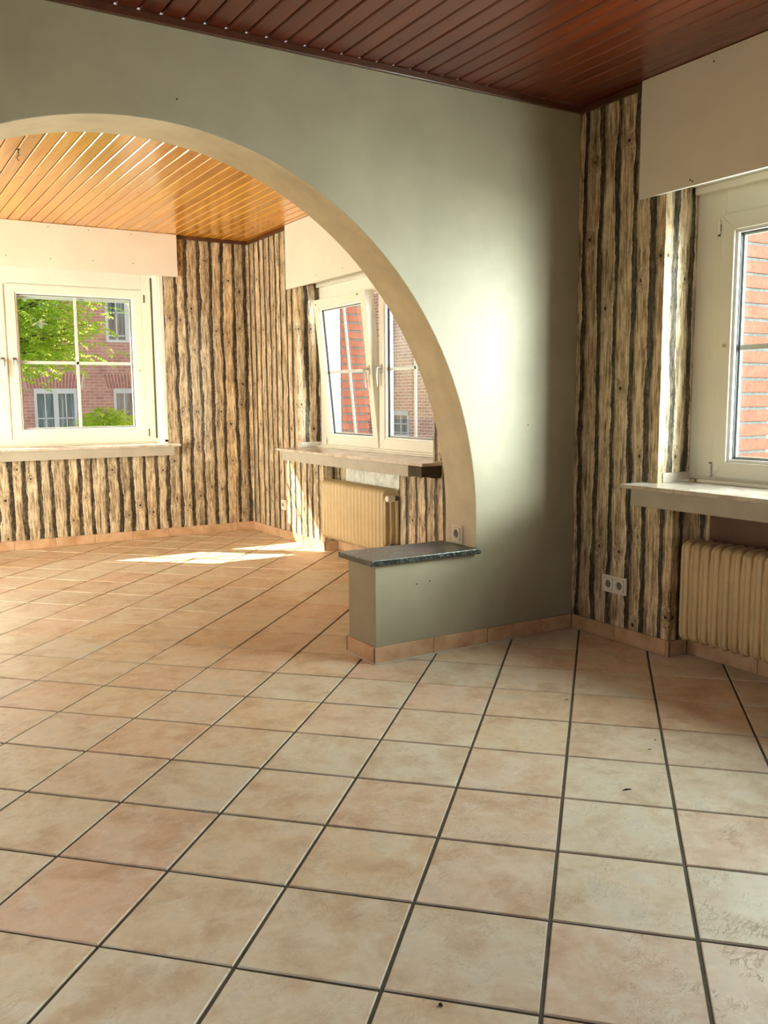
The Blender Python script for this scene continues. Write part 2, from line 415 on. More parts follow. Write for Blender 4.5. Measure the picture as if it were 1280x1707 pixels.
# partition with the elliptical arch
cx_, a_, b_, z0_ = -2.06, 1.455, 1.55, .5875
out = [(0, ZB), (0, H), (XL, H), (XL, ZB), (-3.515, ZB), (-3.515, z0_)]
N = 72
arc = [(cx_ - a_ * math.cos(math.pi * k / N), z0_ + b_ * math.sin(math.pi * k / N)) for k in range(1, N)]
outline = out + arc + [(-.605, z0_), (-.605, .437), (-1.145, .437), (-1.145, ZB)]
pm = MB().prism(outline, 'y', 0, TP)
for i, f in enumerate(pm.f):
    if len(f) == 4:
        ys = [pm.v[k] for k in f]; zz = sum(v[2] for v in ys) / 4; xx = sum(v[0] for v in ys) / 4
        if zz > .44 and XL + .1 < xx < -.1 and zz < H - .05: pm.m[i] = 1
wp = struct(part('wall_partition', pm, [paint_gray, paint_soffit], None)); bev(wp, .004, 2, 50)
# small marks on the grey wall
for X, Z, r in ((-.30, 1.02, .004), (-.93, .33, .005), (-.86, .335, .0045), (-1.95, 2.22, .004)):
    mk = MB().prism([(X + r * math.cos(k * math.pi / 4), Z + .6 * r * math.sin(k * math.pi / 4)) for k in range(8)], 'y', -.0012, .0)
    part('paint_chip', mk, black_mat, wp)

# ------------------------------------------------------------------ ceilings
def ceiling(name, y0, y1, mat):
    c = struct(part(name, MB().box(XL - .2, .3, y0, y1, H + .012, H + .1), dark_gap, None))
    L = y1 - y0; me = MB().box(-.0375, .0375, -L / 2, L / 2, 0, .014).mesh('plank', mat)
    bm = bmesh.new(); bm.from_mesh(me)
    bmesh.ops.bevel(bm, geom=[e for e in bm.edges if all(v.co.z < .001 for v in e.verts) and abs(e.verts[0].co.y - e.verts[1].co.y) > .1], offset=.0045, segments=1, affect='EDGES')
    bm.to_mesh(me); bm.free()
    for k in range(65):
        obj('plank', me, c, (-.04 - k * .08, (y0 + y1) / 2, H + random.uniform(0, .001)))
    return c
ceiling('ceiling', YB, 0, wood_shaded); ceiling('ceiling_far', TP, YF, wood_lit)
def trim(i, segs, mat=trim_mat):
    m = MB()
    for sgm in segs: m.box(*sgm)
    return struct(part('trim_%d' % i, m, mat, None, b=.004))
trim(1, [(XL, 0, -.018, -.0005, H - .032, H - .001)]); trim(2, [(-.018, -.0005, -.40, -.019, H - .032, H - .001)])
trim(3, [(XL, -.002, YF - .016, YF - .0005, H - .03, H - .001), (-.016, -.0005, 3.235, YF - .018, H - .03, H - .001), (-.016, -.0005, TP + .001, 1.09, H - .03, H - .001)])
trim(4, [(XL, 0, TP + .0005, TP + .016, H - .03, H - .001)])

# ------------------------------------------------------------------ skirting tiles
def skirting(name, p0, p1, nrm, first=.302, hgt=.073, th=.010):
    """tiles laid along p0->p1 against the wall, nrm points into the room"""
    root = struct(obj(name, None)); p0 = Vector(p0); p1 = Vector(p1); L = (p1 - p0).length; d = (p1 - p0) / L; n = Vector(nrm)
    a = 0.0; ln = first
    while a < L - .004:
        b = min(L, a + ln); q0 = p0 + d * (a + .0012); q1 = p0 + d * (b - .0012)
        c = [q0, q1, q1 + n * th, q0 + n * th]; m = MB().prism([(v.x, v.y) for v in c], 'z', .0015, hgt + random.uniform(-.0008, .0008))
        o = part('skirting_tile', m, skirt_mat, root, b=.0015); a = b; ln = .306
    m = MB(); c = [p0, p1, p1 + n * .006, p0 + n * .006]; m.prism([(v.x, v.y) for v in c], 'z', .0012, hgt - .004)
    part('grout', m, grout_mat, root)
    return root
e = .0005
skirting('baseboard_partition', (-1.155, -e), (-.011, -e), (0, -1), .31)
skirting('baseboard_partition_end', (-1.145 - e, -.0), (-1.145 - e, TP), (-1, 0), .25)
skirting('baseboard_partition_rear', (-1.155, TP + e), (-.011, TP + e), (0, 1))
skirting('baseboard_right', (-e, -.011), (-e, -.626), (-1, 0), .29)
skirting('baseboard_niche_side', (0.0, -.615 - e), (.109, -.615 - e), (0, -1))
skirting('baseboard_niche', (.12 - e, -.627), (.12 - e, -2.30), (-1, 0), .36)
skirting('baseboard_far_right', (-e, YF - .011), (-e, 2.679), (-1, 0), .24)
skirting('baseboard_far_niche_side', (0.0, 2.69 - e), (.109, 2.69 - e), (0, -1))
skirting('baseboard_far_niche', (.12 - e, 2.678), (.12 - e, 1.632), (-1, 0))
skirting('baseboard_far_right_front', (-e, 1.62), (-e, TP + .011), (-1, 0))
skirting('baseboard_far', (-.0, YF - e), (XL, YF - e), (0, -1), .17)
# sealant line along the foot of the low wall
m = MB(); m.box(-1.160, -.35, -.0165, -.0110, .0003, .004).box(-1.1615, -1.1560, -.0165, TP, .0003, .004)
o = struct(part('trim_5', m, seal_mat, None))

# ------------------------------------------------------------------ marble slab on the low wall
sl = MB().prism([(-1.185, -.035), (-.598, -.035), (-.598, -.0015), (-.6075, -.0015), (-.6075, .262), (-1.185, .262)], 'z', .4385, .4625)
o = part('marble_slab', sl, marble_dark, None, b=.0025); tag(o, 'polished black-green veined marble slab capping the low grey wall stub', 'stone slab')

# ------------------------------------------------------------------ windows
def fn_x(v): return (v[1], v[0], v[2])           # local (h, d, z) -> world, wall x = 0
def fn_y(v): return (v[0], YF + v[1], v[2])
def ring(m, h0, h1, z0, z1, w_, d0, d1, mi=0):
    """mitred rectangular frame ring, width w_, depth d0..d1 (boxes as trapezoids)"""
    o_ = [(h0, z0), (h1, z0), (h1, z1), (h0, z1)]; i_ = [(h0 + w_, z0 + w_), (h1 - w_, z0 + w_), (h1 - w_, z1 - w_), (h0 + w_, z1 - w_)]
    for k in range(4):
        k2 = (k + 1) % 4; m.prism([o_[k], o_[k2], i_[k2], i_[k]], 'y', d0, d1, mi)
    return m
def build_sash(root, fn, h0, h1, z0, z1, dd=.185, handle=None, tilt=0, knob=None, mt=True, hinge_side=None):
    """casement sash > bead, muntin, pane, handle. local origin at sash foot"""
    hc = (h0 + h1) / 2; W = (h1 - h0) / 2; HH = z1 - z0
    loc = fn((hc, dd + .03, z0)); swap = fn is fn_x
    def g(v): return (v[1], v[0], v[2]) if swap else v
    m = MB(); ring(m, -W, W, 0, HH, .068, -.03, .042); ring(m, -W + .012, W - .012, .012, HH - .012, .05, .042, .052)
    s = part('sash', m, pvc, root, b=.003, fn=g, loc=loc)
    m = MB(); ring(m, -W + .066, W - .066, .066, HH - .066, .016, -.020, .010)
    part('glazing_bead', m, pvc_cool, s, b=.002, fn=g)
    m = MB(); ring(m, -W + .081, W - .081, .081, HH - .081, .004, -.006, .024)
    part('gasket', m, gasket, s, fn=g)
    pw, ph0, ph1 = W - .082, .082, HH - .082
    for d0 in (.004, .020):
        m = MB().box(-pw, pw, d0, d0 + .003, ph0, ph1); part('pane', m, glass, s, fn=g)
    if mt:
        m = MB().box(-.012, .012, .0085, .0185, ph0, ph1); m.box(-pw, pw, .0085, .0185, (ph0 + ph1) / 2 - .012, (ph0 + ph1) / 2 + .012)
        part('muntin', m, pvc_cool, s, b=.002, fn=g)
        m = MB(); ring(m, -W + .082, W - .082, .082, HH - .082, .011, .0075, .0195); part('spacer', m, pvc_cool, s, fn=g)
    if handle is not None:
        hx, hm = handle
        m = MB().box(hx - .014, hx + .014, -.038, -.03, HH / 2 - .03, HH / 2 + .035)
        m.tube([(hx, -.034, HH / 2 + .01), (hx, -.066, HH / 2 + .01), (hx, -.072, HH / 2 + .004)], .009, 10)
        m.tube([(hx, -.071, HH / 2 + .012), (hx, -.073, HH / 2 - .05), (hx, -.070, HH / 2 - .118)], [.010, .0085, .0075], 10)
        o = part('handle', m, hm, s, b=.002, fn=g); o['label'] = 'metal lever handle'
    for px, pz in (knob or []):
        m = MB().tube([(px, -.0305, pz), (px, -.036, pz)], .008, 10); part('cover_cap', m, plain('tan_plastic_cap', (.45, .32, .15), .5) if 'tan_plastic_cap' not in bpy.data.materials else bpy.data.materials['tan_plastic_cap'], s, fn=g)
    if tilt:
        s.rotation_euler = (0, -tilt, 0) if swap else (tilt, 0, 0)
    return s
def hinge(root, fn, h, z, d=.178):
    m = MB().tube([(h, d, z), (h, d, z + .055)], .0075, 10).box(h - .012, h + .012, d + .004, d + .022, z + .004, z + .012).box(h - .012, h + .012, d + .004, d + .022, z + .043, z + .051)
    part('hinge', m, pvc, root, fn=fn)
    part('hinge_gap', MB().box(h + .006, h + .018, .196, .1995, z - .004, z + .06), dark_metal, root, fn=fn)
def outer_frame(root, fn, h0, h1, z0, z1, mh, z_sash0, z_sash1, wl, wr_, d0=.20):
    m = MB()
    m.box(h0, h0 + wl, d0, .275, z0, z1).box(h1 - wr_, h1, d0, .275, z0, z1).box(h0 + wl, h1 - wr_, d0, .275, z0, z_sash0 + .012).box(h0 + wl, h1 - wr_, d0, .275, z_sash1 - .012, z1)
    if mh is not None: m.box(mh - .03, mh + .03, d0 + .012, .275, z_sash0, z_sash1)
    return part('window_frame', m, pvc, root, b=.003, fn=fn)
# window_1: near right;  window_2: far right (tilted leaf);  window_3: far wall
w1 = struct(obj('window_1', None)); outer_frame(w1, fn_x, -2.40, -.527, .782, 2.098, -1.463, .795, 1.91, .125, .145)
build_sash(w1, fn_x, -1.455, -.662, .797, 1.908, handle=(-.36, steel), knob=[(.355, 1.91 * .5 - .41 + .02)])
build_sash(w1, fn_x, -2.265, -1.47, .797, 1.908, handle=(.36, steel))
hinge(w1, fn_x, -.655, 1.83); hinge(w1, fn_x, -.655, .80)
w2 = struct(obj('window_2', None)); outer_frame(w2, fn_x, 1.235, 3.105, .782, 2.098, 2.182, .795, 1.91, .14, .14)
build_sash(w2, fn_x, 2.19, 2.975, .800, 1.905, handle=(-.358, steel), tilt=math.radians(5.4), knob=[(.355, 1.07), (-.29, 1.085)])
build_sash(w2, fn_x, 1.365, 2.175, .797, 1.908, handle=(.368, steel))
hinge(w2, fn_x, 2.985, .80)
w3 = struct(obj('window_3', None)); outer_frame(w3, fn_y, -3.123, -.752, .80, 2.248, -1.938, .84, 2.065, .13, .125)
build_sash(w3, fn_y, -1.932, -.878, .845, 2.062, dd=.20, handle=(-.487, steel), knob=[(.49, .55)])
build_sash(w3, fn_y, -3.0, -1.945, .845, 2.062, dd=.20, handle=(.49, steel))
hinge(w3, fn_y, -.868, 1.96, .193); hinge(w3, fn_y, -.868, .85, .193)
# inner lip below the frames, rail under the blind boxes, strap cover beside window_3
m = MB().box(-2.38, -.60, .165, .20, .769, .784); part('sill_lip', m, pvc, w1, b=.002, fn=fn_x)
m = MB().box(1.26, 3.08, .150, .20, .769, .781).box(1.26, 3.08, .178, .20, .781, .792); part('sill_lip', m, pvc, w2, b=.002, fn=fn_x)
m = MB().box(-3.12, -.76, .17, .20, .787, .80); part('sill_lip', m, pvc, w3, b=.002, fn=fn_y)
for r_, f_, a, b, zt in ((w1, fn_x, -2.39, -.535, 2.012), (w2, fn_x, 1.25, 3.095, 2.012)):
    m = MB().box(a, b, .165, .20, zt, zt + .03).box(a, b, .03, .20, zt + .03, zt + .05); part('shutter_box_rail', m, pvc, r_, b=.004, fn=f_)
m = MB().box(-.799, -.786, .192, .1985, .83, 2.16); part('open_joint', m, dark_metal, w3, fn=fn_y)
# linings of the reveals of window_3, base blocks on the others
m = MB().box(-.785, -.7515, .0, .205, .80, 2.248).box(-.797, -.785, .03, .10, .80, 2.248); part('reveal_lining', m, pvc, w3, b=.003, fn=fn_y)
m = MB().box(-.800, -.7517, -.0, .20, .787, .825); part('reveal_base_block', m, pvc, w3, b=.003, fn=fn_y)
m = MB().box(-.529, -.5252, .03, .20, .769, .812); part('reveal_base_block', m, marble_light, w1, fn=fn_x)
m = MB().box(3.101, 3.1068, .0, .20, .769, .810); part('reveal_base_block', m, plaster_white, w2, fn=fn_x)

# ------------------------------------------------------------------ sills and aprons, as things
def sill(name, lab, h0, h1, fn, z, p, board, grp=None, endcut=None):
    root = obj(name, None, None, fn(((h0 + h1) / 2, 0, z)))
    o0 = root.location.copy()
    def g(v):
        q = fn(v); return (q[0] - o0.x, q[1] - o0.y, q[2] - o0.z)
    m = MB().prism([(h0, -p), (h1, -p), (h1, -.0006), (board[3], -.0006), (board[3], .199), (board[2], .199), (board[2], -.0006), (h0, -.0006)], 'z', z - .018, z)
    part('sill_board', m, marble_light, root, b=.002, fn=g)
    b0, b1 = board[0], board[1]
    m = MB().box(b0, b1, -p + .028, -p + .046, z - .092, z - .0185).box(b0, b0 + .018, -p + .046, -.0008, z - .092, z - .0185)
    part('apron', m, apron_mat, root, b=.0015, fn=g)
    tag(root, lab, 'window sill', grp)
    return root
sill('window_sill', 'pale marble window sill over the near radiator at right', -2.55, -.452, fn_x, .7685, .155, (-2.53, -.49, -2.398, -.528))
s2_ = sill('window_sill', 'long pale marble sill under the tilted far right window', 1.075, 3.145, fn_x, .7685, .185, (1.27, 3.10, 1.232, 3.105))
sill('window_sill', 'cream sill under the garden window in the far wall', -3.20, -.69, fn_y, .788, .13, (-3.18, -.735, -3.123, -.752))
# dark raw end block under the right end of the tilted window's sill
m = MB(); m.prism([(-.150, -.018), (-.148, -.088), (-.095, -.084), (-.085, -.093), (-.04, -.100), (-.012, -.098), (-.0015, -.08), (-.0015, -.018)], 'y', -.035, .028)
o = part('end_block', m, plain('raw_brown_block', (.075, .052, .032), .8, .2, 40, .6), s2_, loc=(0, 1.17 - (1.075 + 3.145) / 2, 0)); o['label'] = 'dark rough end block'

# ------------------------------------------------------------------ niche back panels
def niche(name, y0, y1, mat, seams):
    root = struct(obj(name, None)); ys = [y0] + seams + [y1]
    for a, b in zip(ys[:-1], ys[1:]):
        part('panel', MB().box(.112, .1195, a + .0015, b - .0015, .08, .675), mat, root, b=.0015)
    return root
niche('trim_6', -2.305, -.72, brown_panel, [-1.63, -1.03]); niche('trim_7', 1.625, 2.55, plaster_white, [2.28])

# ------------------------------------------------------------------ blind boxes (pelmets)
def pelmet(lab, fn, h0, h1, z0, th, screws, gap=.0):
    o0 = Vector(fn(((h0 + h1) / 2, 0, z0)))
    root = obj('blind_box', None, None, o0)
    def g(v):
        q = fn(v); return (q[0] - o0.x, q[1] - o0.y, q[2] - o0.z)
    m = MB().box(h0, h1, -th, -th + .016, z0, H - .002)
    part('front_board', m, pel_mat, root, b=.001, fn=g)
    for a in (h0 + .004, h1 - .02): part('batten', MB().box(a, a + .016, -th + .016, -.0008, z0 + .03, H - .002), trim_mat, root, fn=g)
    for a, z, kind in screws:
        m = MB().tube([(a, -th - .0008, z), (a, -th + .002, z)], .0042, 8); part('screw', m, dark_metal if kind else pel_mat, root, fn=g)
    return tag(root, lab, 'blind box')
pelmet('white board blind box above the near right window, under the dark ceiling', fn_x, -2.52, -.398, 2.0, .03,
       [(-.445, 2.455, 0), (-.446, 2.324, 0), (-.447, 2.19, 0), (-.447, 2.068, 0), (-.769, 2.065, 0), (-.671, 2.025, 1), (-.683, 2.018, 1), (-.767, 2.454, 1)])
pelmet('white board blind box above the tilted far right window', fn_x, 1.1, 3.228, 2.0, .03, [(3.18, 2.4, 0), (3.18, 2.1, 0), (2.7, 2.05, 1), (2.3, 2.05, 1)])
pelmet('long white blind box above the garden window in the far wall', fn_y, -3.3, -.637, 2.152, .045,
       [(-1.945, 2.229, 1), (-1.63, 2.226, 1), (-1.313, 2.235, 1), (-1.0, 2.234, 1), (-1.635, 2.46, 1), (-1.334, 2.463, 1), (-1.004, 2.461, 1), (-.69, 2.25, 0), (-.69, 2.4, 0)])

# ------------------------------------------------------------------ radiators
def section_mesh():
    """one column section: x depth (front = -), y width, z height"""
    m = MB(); D, Hh = .14, .43
    def rrect(x0, x1, z0, z1, r, n=5):
        P = []
        for cx, cz, a0 in ((x1 - r, z1 - r, 0), (x0 + r, z1 - r, 90), (x0 + r, z0 + r, 180), (x1 - r, z0 + r, 270)):
            for k in range(n + 1):
                a = math.radians(a0 + 90 * k / n); P.append((cx + r * math.cos(a), cz + r * math.sin(a)))
        return P
    # body: lofted rounded rectangles across the width, fat in the middle
    prof = [(-.0205, .014), (-.019, .0075), (-.014, .004), (-.0034, .0035), (-.0016, .0025), (-.0014, -.0045), (.0014, -.0045), (.0016, .0025), (.0034, .0035), (.014, .004), (.019, .0075), (.0205, .014)]
    n = None; vs = []
    for y, ins in prof:
        P = rrect(ins, D - ins, ins, Hh - ins, max(.012, .034 - ins)); n = len(P); vs += [(p[0] - D / 2, y, p[1]) for p in P]
    fs = [(i * n + k, i * n + (k + 1) % n, (i + 1) * n + (k + 1) % n, (i + 1) * n + k) for i in range(len(prof) - 1) for k in range(n)]
    fs += [tuple(range(n))[::-1], tuple(range((len(prof) - 1) * n, len(prof) * n))]
    m.add(vs, fs)
    # column ribs showing on the side faces
    for x in (-.044, 0, .044):
        for sy in (-1, 1):
            pts = [(x, sy * .0175, .05), (x, sy * .0185, .08), (x, sy * .0185, Hh - .08), (x, sy * .0175, Hh - .05)]
            m.tube(pts, [.004, .013, .013, .004], 8)
    # hubs linking to the next section
    for z in (.05, Hh - .05): m.tube([(0, -.025, z), (0, .025, z)], .016, 8)
    me = m.mesh('section', rad_mat, True)
    return me
sec_me = section_mesh()
def radiator(lab, y0, y1, x, z, valve=None):
    n = round((y1 - y0) / .05); root = obj('radiator', None, None, (x, (y0 + y1) / 2, z)); pitch = (y1 - y0) / n
    for k in range(n):
        o = obj('section', sec_me, root, (0, (k + .5) * pitch - (y1 - y0) / 2, 0))
    for k in (-.3, .3):
        for zb in (.05, .305): part('bracket', MB().box(.068, .111 - x, (y1 - y0) * k - .012, (y1 - y0) * k + .012, zb, zb + .02), rad_mat, root)
    if valve:
        yy = -(y1 - y0) / 2
        m = MB().tube([(.0, yy - .0, .375), (.0, yy - .045, .375)], .014, 12).tube([(.02, yy - .045, .375), (-.004, yy - .045, .375)], .018, 12).tube([(.0, yy - .045, .375), (.10, yy - .045, .375)], .011, 10)
        part('valve', m, dark_metal, root, smooth=False)
        m = MB().tube([(-.005, yy - .045, .375), (-.012, yy - .045, .375), (-.058, yy - .045, .375), (-.062, yy - .045, .375)], [.020, .023, .021, .018], 16)
        o = part('thermostat_cap', m, white_sock, root); o['label'] = 'round white thermostat cap'
        m = MB().tube([(.0, yy, .05), (.0, yy - .04, .05)], .014, 12).tube([(-.02, yy - .04, .05), (.10, yy - .04, .05)], .013, 12).tube([(-.022, yy - .04, .05), (-.012, yy - .04, .05)], .019, 8)
        part('return_valve', m, dark_metal, root)
    return tag(root, lab, 'radiator')
radiator('cream column radiator in the dark niche below the near right window', -2.20, -.695, .025, .107)
radiator('cream column radiator with white thermostat cap below the tilted far window', 1.765, 2.665, .025, .115, True)

# ------------------------------------------------------------------ sockets
def insert(root, y, front=-1):
    # local: plate lies in y-z plane, front toward -x
    m = MB(); n = 20; r0, r1 = .027, .0195
    ro = [(r0 * math.cos(2 * math.pi * k / n), r0 * math.sin(2 * math.pi * k / n)) for k in range(n)]
    # square insert with round well
    m2 = MB(); sq = []
    for k in range(n):
        a = 2 * math.pi * k / n; q = .0285 / max(abs(math.cos(a)), abs(math.sin(a))); sq.append((q * math.cos(a), q * math.sin(a)))
    vs = [(-.0125, y + p, q) for p, q in sq] + [(-.0125, y + p * r1 / r0, q * r1 / r0) for p, q in ro] + [(-.0055, y + p * r1 / r0 * .97, q * r1 / r0 * .97) for p, q in ro] + [(-.009, y + p, q) for p, q in sq]
    fs = [(k, (k + 1) % n, n + (k + 1) % n, n + k) for k in range(n)] + [(n + k, n + (k + 1) % n, 2 * n + (k + 1) % n, 2 * n + k) for k in range(n)] + [(3 * n + k, 3 * n + (k + 1) % n, (k + 1) % n, k) for k in range(n)]
    m2.add(vs, fs); ins = part('insert', m2, white_sock, root)
    m3 = MB().add([(-.0057, y + p * r1 / r0 * .97, q * r1 / r0 * .97) for p, q in ro], [tuple(range(n))]); m3.add([(-.004, y + p * r1 / r0 * .97, q * r1 / r0 * .97) for p, q in ro], [tuple(range(n))])
    part('well', m3, sock_dark, ins)
    m4 = MB()
    for a in (-.0095, .0095): m4.tube([(-.0062, y + a, 0), (-.0045, y + a, 0)], .0026, 8)
    m4.box(-.0095, -.0057, y - .003, y + .003, .0165, .019).box(-.0095, -.0057, y - .003, y + .003, -.019, -.0165)
    part('pin_holes', m4, black_mat, ins)
def socket(name, lab, loc, n=1, rz=0):
    root = obj(name, None, None, loc, (0, 0, rz)); W = .0405 + .0355 * (n - 1)
    m = MB(); ys = [(-.0355 * (n - 1)) + .071 * k for k in range(n)]
    zz = [-.0405, -.0292, .0292, .0405]
    m.box(-.009, 0, -W, W, .0292, .0405).box(-.009, 0, -W, W, -.0405, -.0292)
    edges = [-W] + [v for y in ys for v in (y - .0292, y + .0292)] + [W]
    for k in range(0, len(edges), 2): m.box(-.009, 0, edges[k], edges[k + 1], -.0292, .0292)
    part('frame', m, white_sock, root, b=.0008)
    for y in ys: insert(root, y)
    return tag(root, lab, 'socket')
socket('double_socket', 'double white wall socket on the log wallpaper near the right corner', (-.0006, -.2885, .2695), 2)
socket('wall_socket', 'white single socket on the arch jamb above the marble slab', (-.6058, .136, .512))
socket('wall_socket', 'small white wall box left of the far radiator in the sun patch', (-.0006, 3.41, .282))

# ------------------------------------------------------------------ wires at the far ceiling, crumbs on the floor
root = obj('ceiling_wire', None, None, (-2.155, 2.02, H - .0005))
part('cable', MB().tube([(0, 0, 0), (.004, .006, -.02), (-.006, .012, -.038), (.006, .03, -.05)], .0022, 6), black_mat, root)
part('cable', MB().tube([(.004, 0, 0), (-.004, -.006, -.018), (.008, -.01, -.032)], .0022, 6), dark_metal, root)
part('hole', MB().tube([(0, -.004, .001), (0, -.004, -.0012)], .011, 12), black_mat, root)
tag(root, 'short dark wire ends hanging from the pale far ceiling', 'wire')
def crumb(loc, lab, pts, hgt=.003):
    m = MB(); n = len(pts); m.add([(p[0], p[1], 0) for p in pts] + [(p[0] * .5, p[1] * .5, hgt) for p in pts], [tuple(range(n))[::-1], tuple(range(n, 2 * n))] + [(k, (k + 1) % n, n + (k + 1) % n, n + k) for k in range(n)])
    o = part('debris', m, plain('dark_debris', (.03, .022, .018), .8) if 'dark_debris' not in bpy.data.materials else bpy.data.materials['dark_debris'], None, loc=loc)
    return tag(o, lab, 'debris')
star = [(.006 * (1 if k % 2 else .6) * math.cos(k * .7), .0055 * (1 if k % 2 else .7) * math.sin(k * .7)) for k in range(9)]
crumb((-2.157, -1.948, .001), 'black crumb on the floor tile at the bottom centre', star, .004)
crumb((-1.159, -1.474, .001), 'dark splinter on the pinkish tile in the right foreground', [(-.016, .006), (.0, .007), (.016, -.006), (.002, -.001), (-.014, .001)], .003)
crumb((-.794, -1.254, .001), 'tiny dark speck behind the splinter on the floor', [(-.004, 0), (0, .004), (.004, 0), (0, -.004)], .002)
crumb((-.770, -.797, .001), 'short dark sliver on the shaded tiles before the grey wall', [(-.010, .003), (0, .004), (.011, -.002), (0, 0)], .002)
crumb((-.872, -1.30, .001), 'thin dark chip on the tile beyond the splinter', [(-.008, .003), (.009, -.002), (.001, -.002)], .002)

# ------------------------------------------------------------------ outside leaf of our house, rough brick reveals
def leaf(name, x0, x1, ya, yb, o0, o1, z0, z1, fn, mat):
    m = MB(); m.box(ya, yb, x0, x1, -.9, z0).box(ya, yb, x0, x1, z1, 3.2).box(ya, o0, x0, x1, z0, z1).box(o1, yb, x0, x1, z0, z1)
    return struct(part(name, m, mat, None, fn=fn))
lf1 = leaf('wall_outside_near', .31, .585, YB, .12, -2.29, -.642, .70, 2.0, fn_x, mortar_near)
lf2 = leaf('wall_outside_far_right', .31, .585, .12, YF + .3, 1.34, 3.022, .70, 2.0, fn_x, mortar_near)
lf3 = leaf('wall_outside_far', .31, .545, XL, .3, -3.05, -.84, .70, 2.02, fn_y, mortar_near)
def reveal_bricks(parent, fn, h, zs, d0, d1, sgn):
    for k in range(20):
        z = zs + k * .0655
        if z + .052 > 2.0: break
        j = random.uniform(-.002, .002); m = MB()
        if k % 2: m.box(h, h - sgn * .012 + j, d0, d1, z, z + .051)
        else: m.box(h, h - sgn * .012 + j, d0, d1 + .004, z, z + .052)
        o = part('brick', m, brick_near, parent, b=.004, fn=fn)
reveal_bricks(lf1, fn_x, -.642, .706, .335, .590, 1); reveal_bricks(lf2, fn_x, 3.022, .706, .335, .590, 1)
# white shutter guides and bottom slats of the roller shutters
for nm, fn, a, b, r_ in (('trim_8', fn_x, -2.29, -.642, lf1), ('trim_9', fn_x, 1.34, 3.022, lf2), ('trim_10', fn_y, -3.05, -.84, lf3)):
    m = MB().box(a, a + .03, .276, .309, .75, 2.0).box(b - .022, b, .276, .325, .75, 2.0).box(a + .03, b - .022, .285, .30, 1.955, 2.09)
    m.box(a - .0, b, .276, .56, .70, .72)
    struct(part(nm, m, outer_white, None, b=.002, fn=fn))
# ------------------------------------------------------------------ ground outside
gz = -.9
struct(part('ground', MB().box(-40, 60, YF + .62, 45, gz - .1, gz), lawn, None))
struct(part('ground_side', MB().box(.62, 60, -20, YF + .62, gz - .1, gz), pave, None))
struct(part('path', MB().box(-40, 60, 12.5, 18.2, gz, gz + .02), pave, None))

# ------------------------------------------------------------------ neighbouring houses
def house_window(root, fn, h0, h1, z0, z1, hinge_mid=True, cross=True, shutter=.12):
    m = MB(); ring(m, h0, h1, z0, z1, .07, -.02, .05)
    if shutter: m.box(h0, h1, -.03, .05, z1 - shutter, z1)
    if hinge_mid: m.box((h0 + h1) / 2 - .06, (h0 + h1) / 2 + .06, -.03, .05, z0 + .07, z1 - shutter)
    if cross:
        halves = [(h0 + .07, (h0 + h1) / 2), ((h0 + h1) / 2, h1 - .07)] if hinge_mid else [(h0 + .07, h1 - .07)]
        for a, b in halves:
            c = (a + b) / 2 + (.03 if hinge_mid and a > h0 + .1 else -.03 if hinge_mid else 0)
            m.box(c - .014, c + .014, -.005, .03, z0 + .07, z1 - shutter)
            zz = z0 + .07
            hh = (z1 - shutter - z0 - .07)
            m.box(a, b, -.005, .03, zz + hh * .55 - .014, zz + hh * .55 + .014)
            m.box(a, b, -.005, .03, zz + hh * .08 - .014, zz + hh * .08 + .014)
    f = part('window', m, outer_white, root, fn=fn)
    part('pane', MB().box(h0 + .06, h1 - .06, .02, .04, z0 + .06, z1 - .05), far_glass, f, fn=fn)
def house(name, lab, fn, h0, h1, zt, mat, wins, depth=6, lintels=True):
    root = obj(name, None, None, fn((0, 0, gz)))
    o0 = root.location.copy()
    def g(v):
        q = fn(v); return (q[0] - o0.x, q[1] - o0.y, q[2] - o0.z)
    # facade built as strips around openings
    zs = sorted({gz, zt} | {w_[2] for w_ in wins} | {w_[3] for w_ in wins}); m = MB()
    for a, b in zip(zs[:-1], zs[1:]):
        cuts = sorted((w_[0], w_[1]) for w_ in wins if w_[2] <= a + 1e-6 and w_[3] >= b - 1e-6); x = h0
        for p, q in cuts:
            m.box(x, p, 0, .3, a, b); x = q
        m.box(x, h1, 0, .3, a, b)
    m.box(h0, h1, .8, depth, gz, zt)
    part('facade', m, mat, root, fn=g)
    for w_ in wins:
        house_window(root, g, w_[0] + .0, w_[1] - .0, w_[2], w_[3], w_[4] if len(w_) > 4 else True)
        if lintels:
            n = int((w_[1] - w_[0] + .3) / .075); lm = MB()
            for k in range(n):
                a = w_[0] - .15 + k * .075; lean = ((k + .5) / n - .5) * .16
                lm.prism([(a + .006 , w_[3] + .01), (a + .069, w_[3] + .01), (a + .069 + lean, w_[3] + .37), (a + .006 + lean, w_[3] + .37)], 'y', -.006, .03)
            o = part('lintel_bricks', lm, lintel_mat, root, fn=g); o['kind'] = 'stuff'
            part('lintel_mortar', MB().prism([(w_[0] - .16, w_[3]), (w_[1] + .16, w_[3]), (w_[1] + .22, w_[3] + .375), (w_[0] - .22, w_[3] + .375)], 'y', -.003, .01), far_mortar, root, fn=g)
    rf = MB().prism([(-.5, zt), (depth / 2, zt + 2.6), (depth + .4, zt), (depth + .4, zt - .12), (-.5, zt - .12)], 'x', h0 - .3, h1 + .3)
    part('roof', rf, roof_mat, root, fn=g)
    return tag(root, lab, 'house')
lintel_mat = plain('lintel_brick_red', (.50, .20, .155), .85, .15, 8); far_mortar = plain('far_mortar_grey', (.72, .66, .58), .9); roof_mat = plain('dark_roof_tile', (.10, .07, .06), .8)
def fn_b(v): return (v[0], 20.0 + v[1], v[2])
def fn_s(v): return (9.0 + v[1], v[0], v[2])
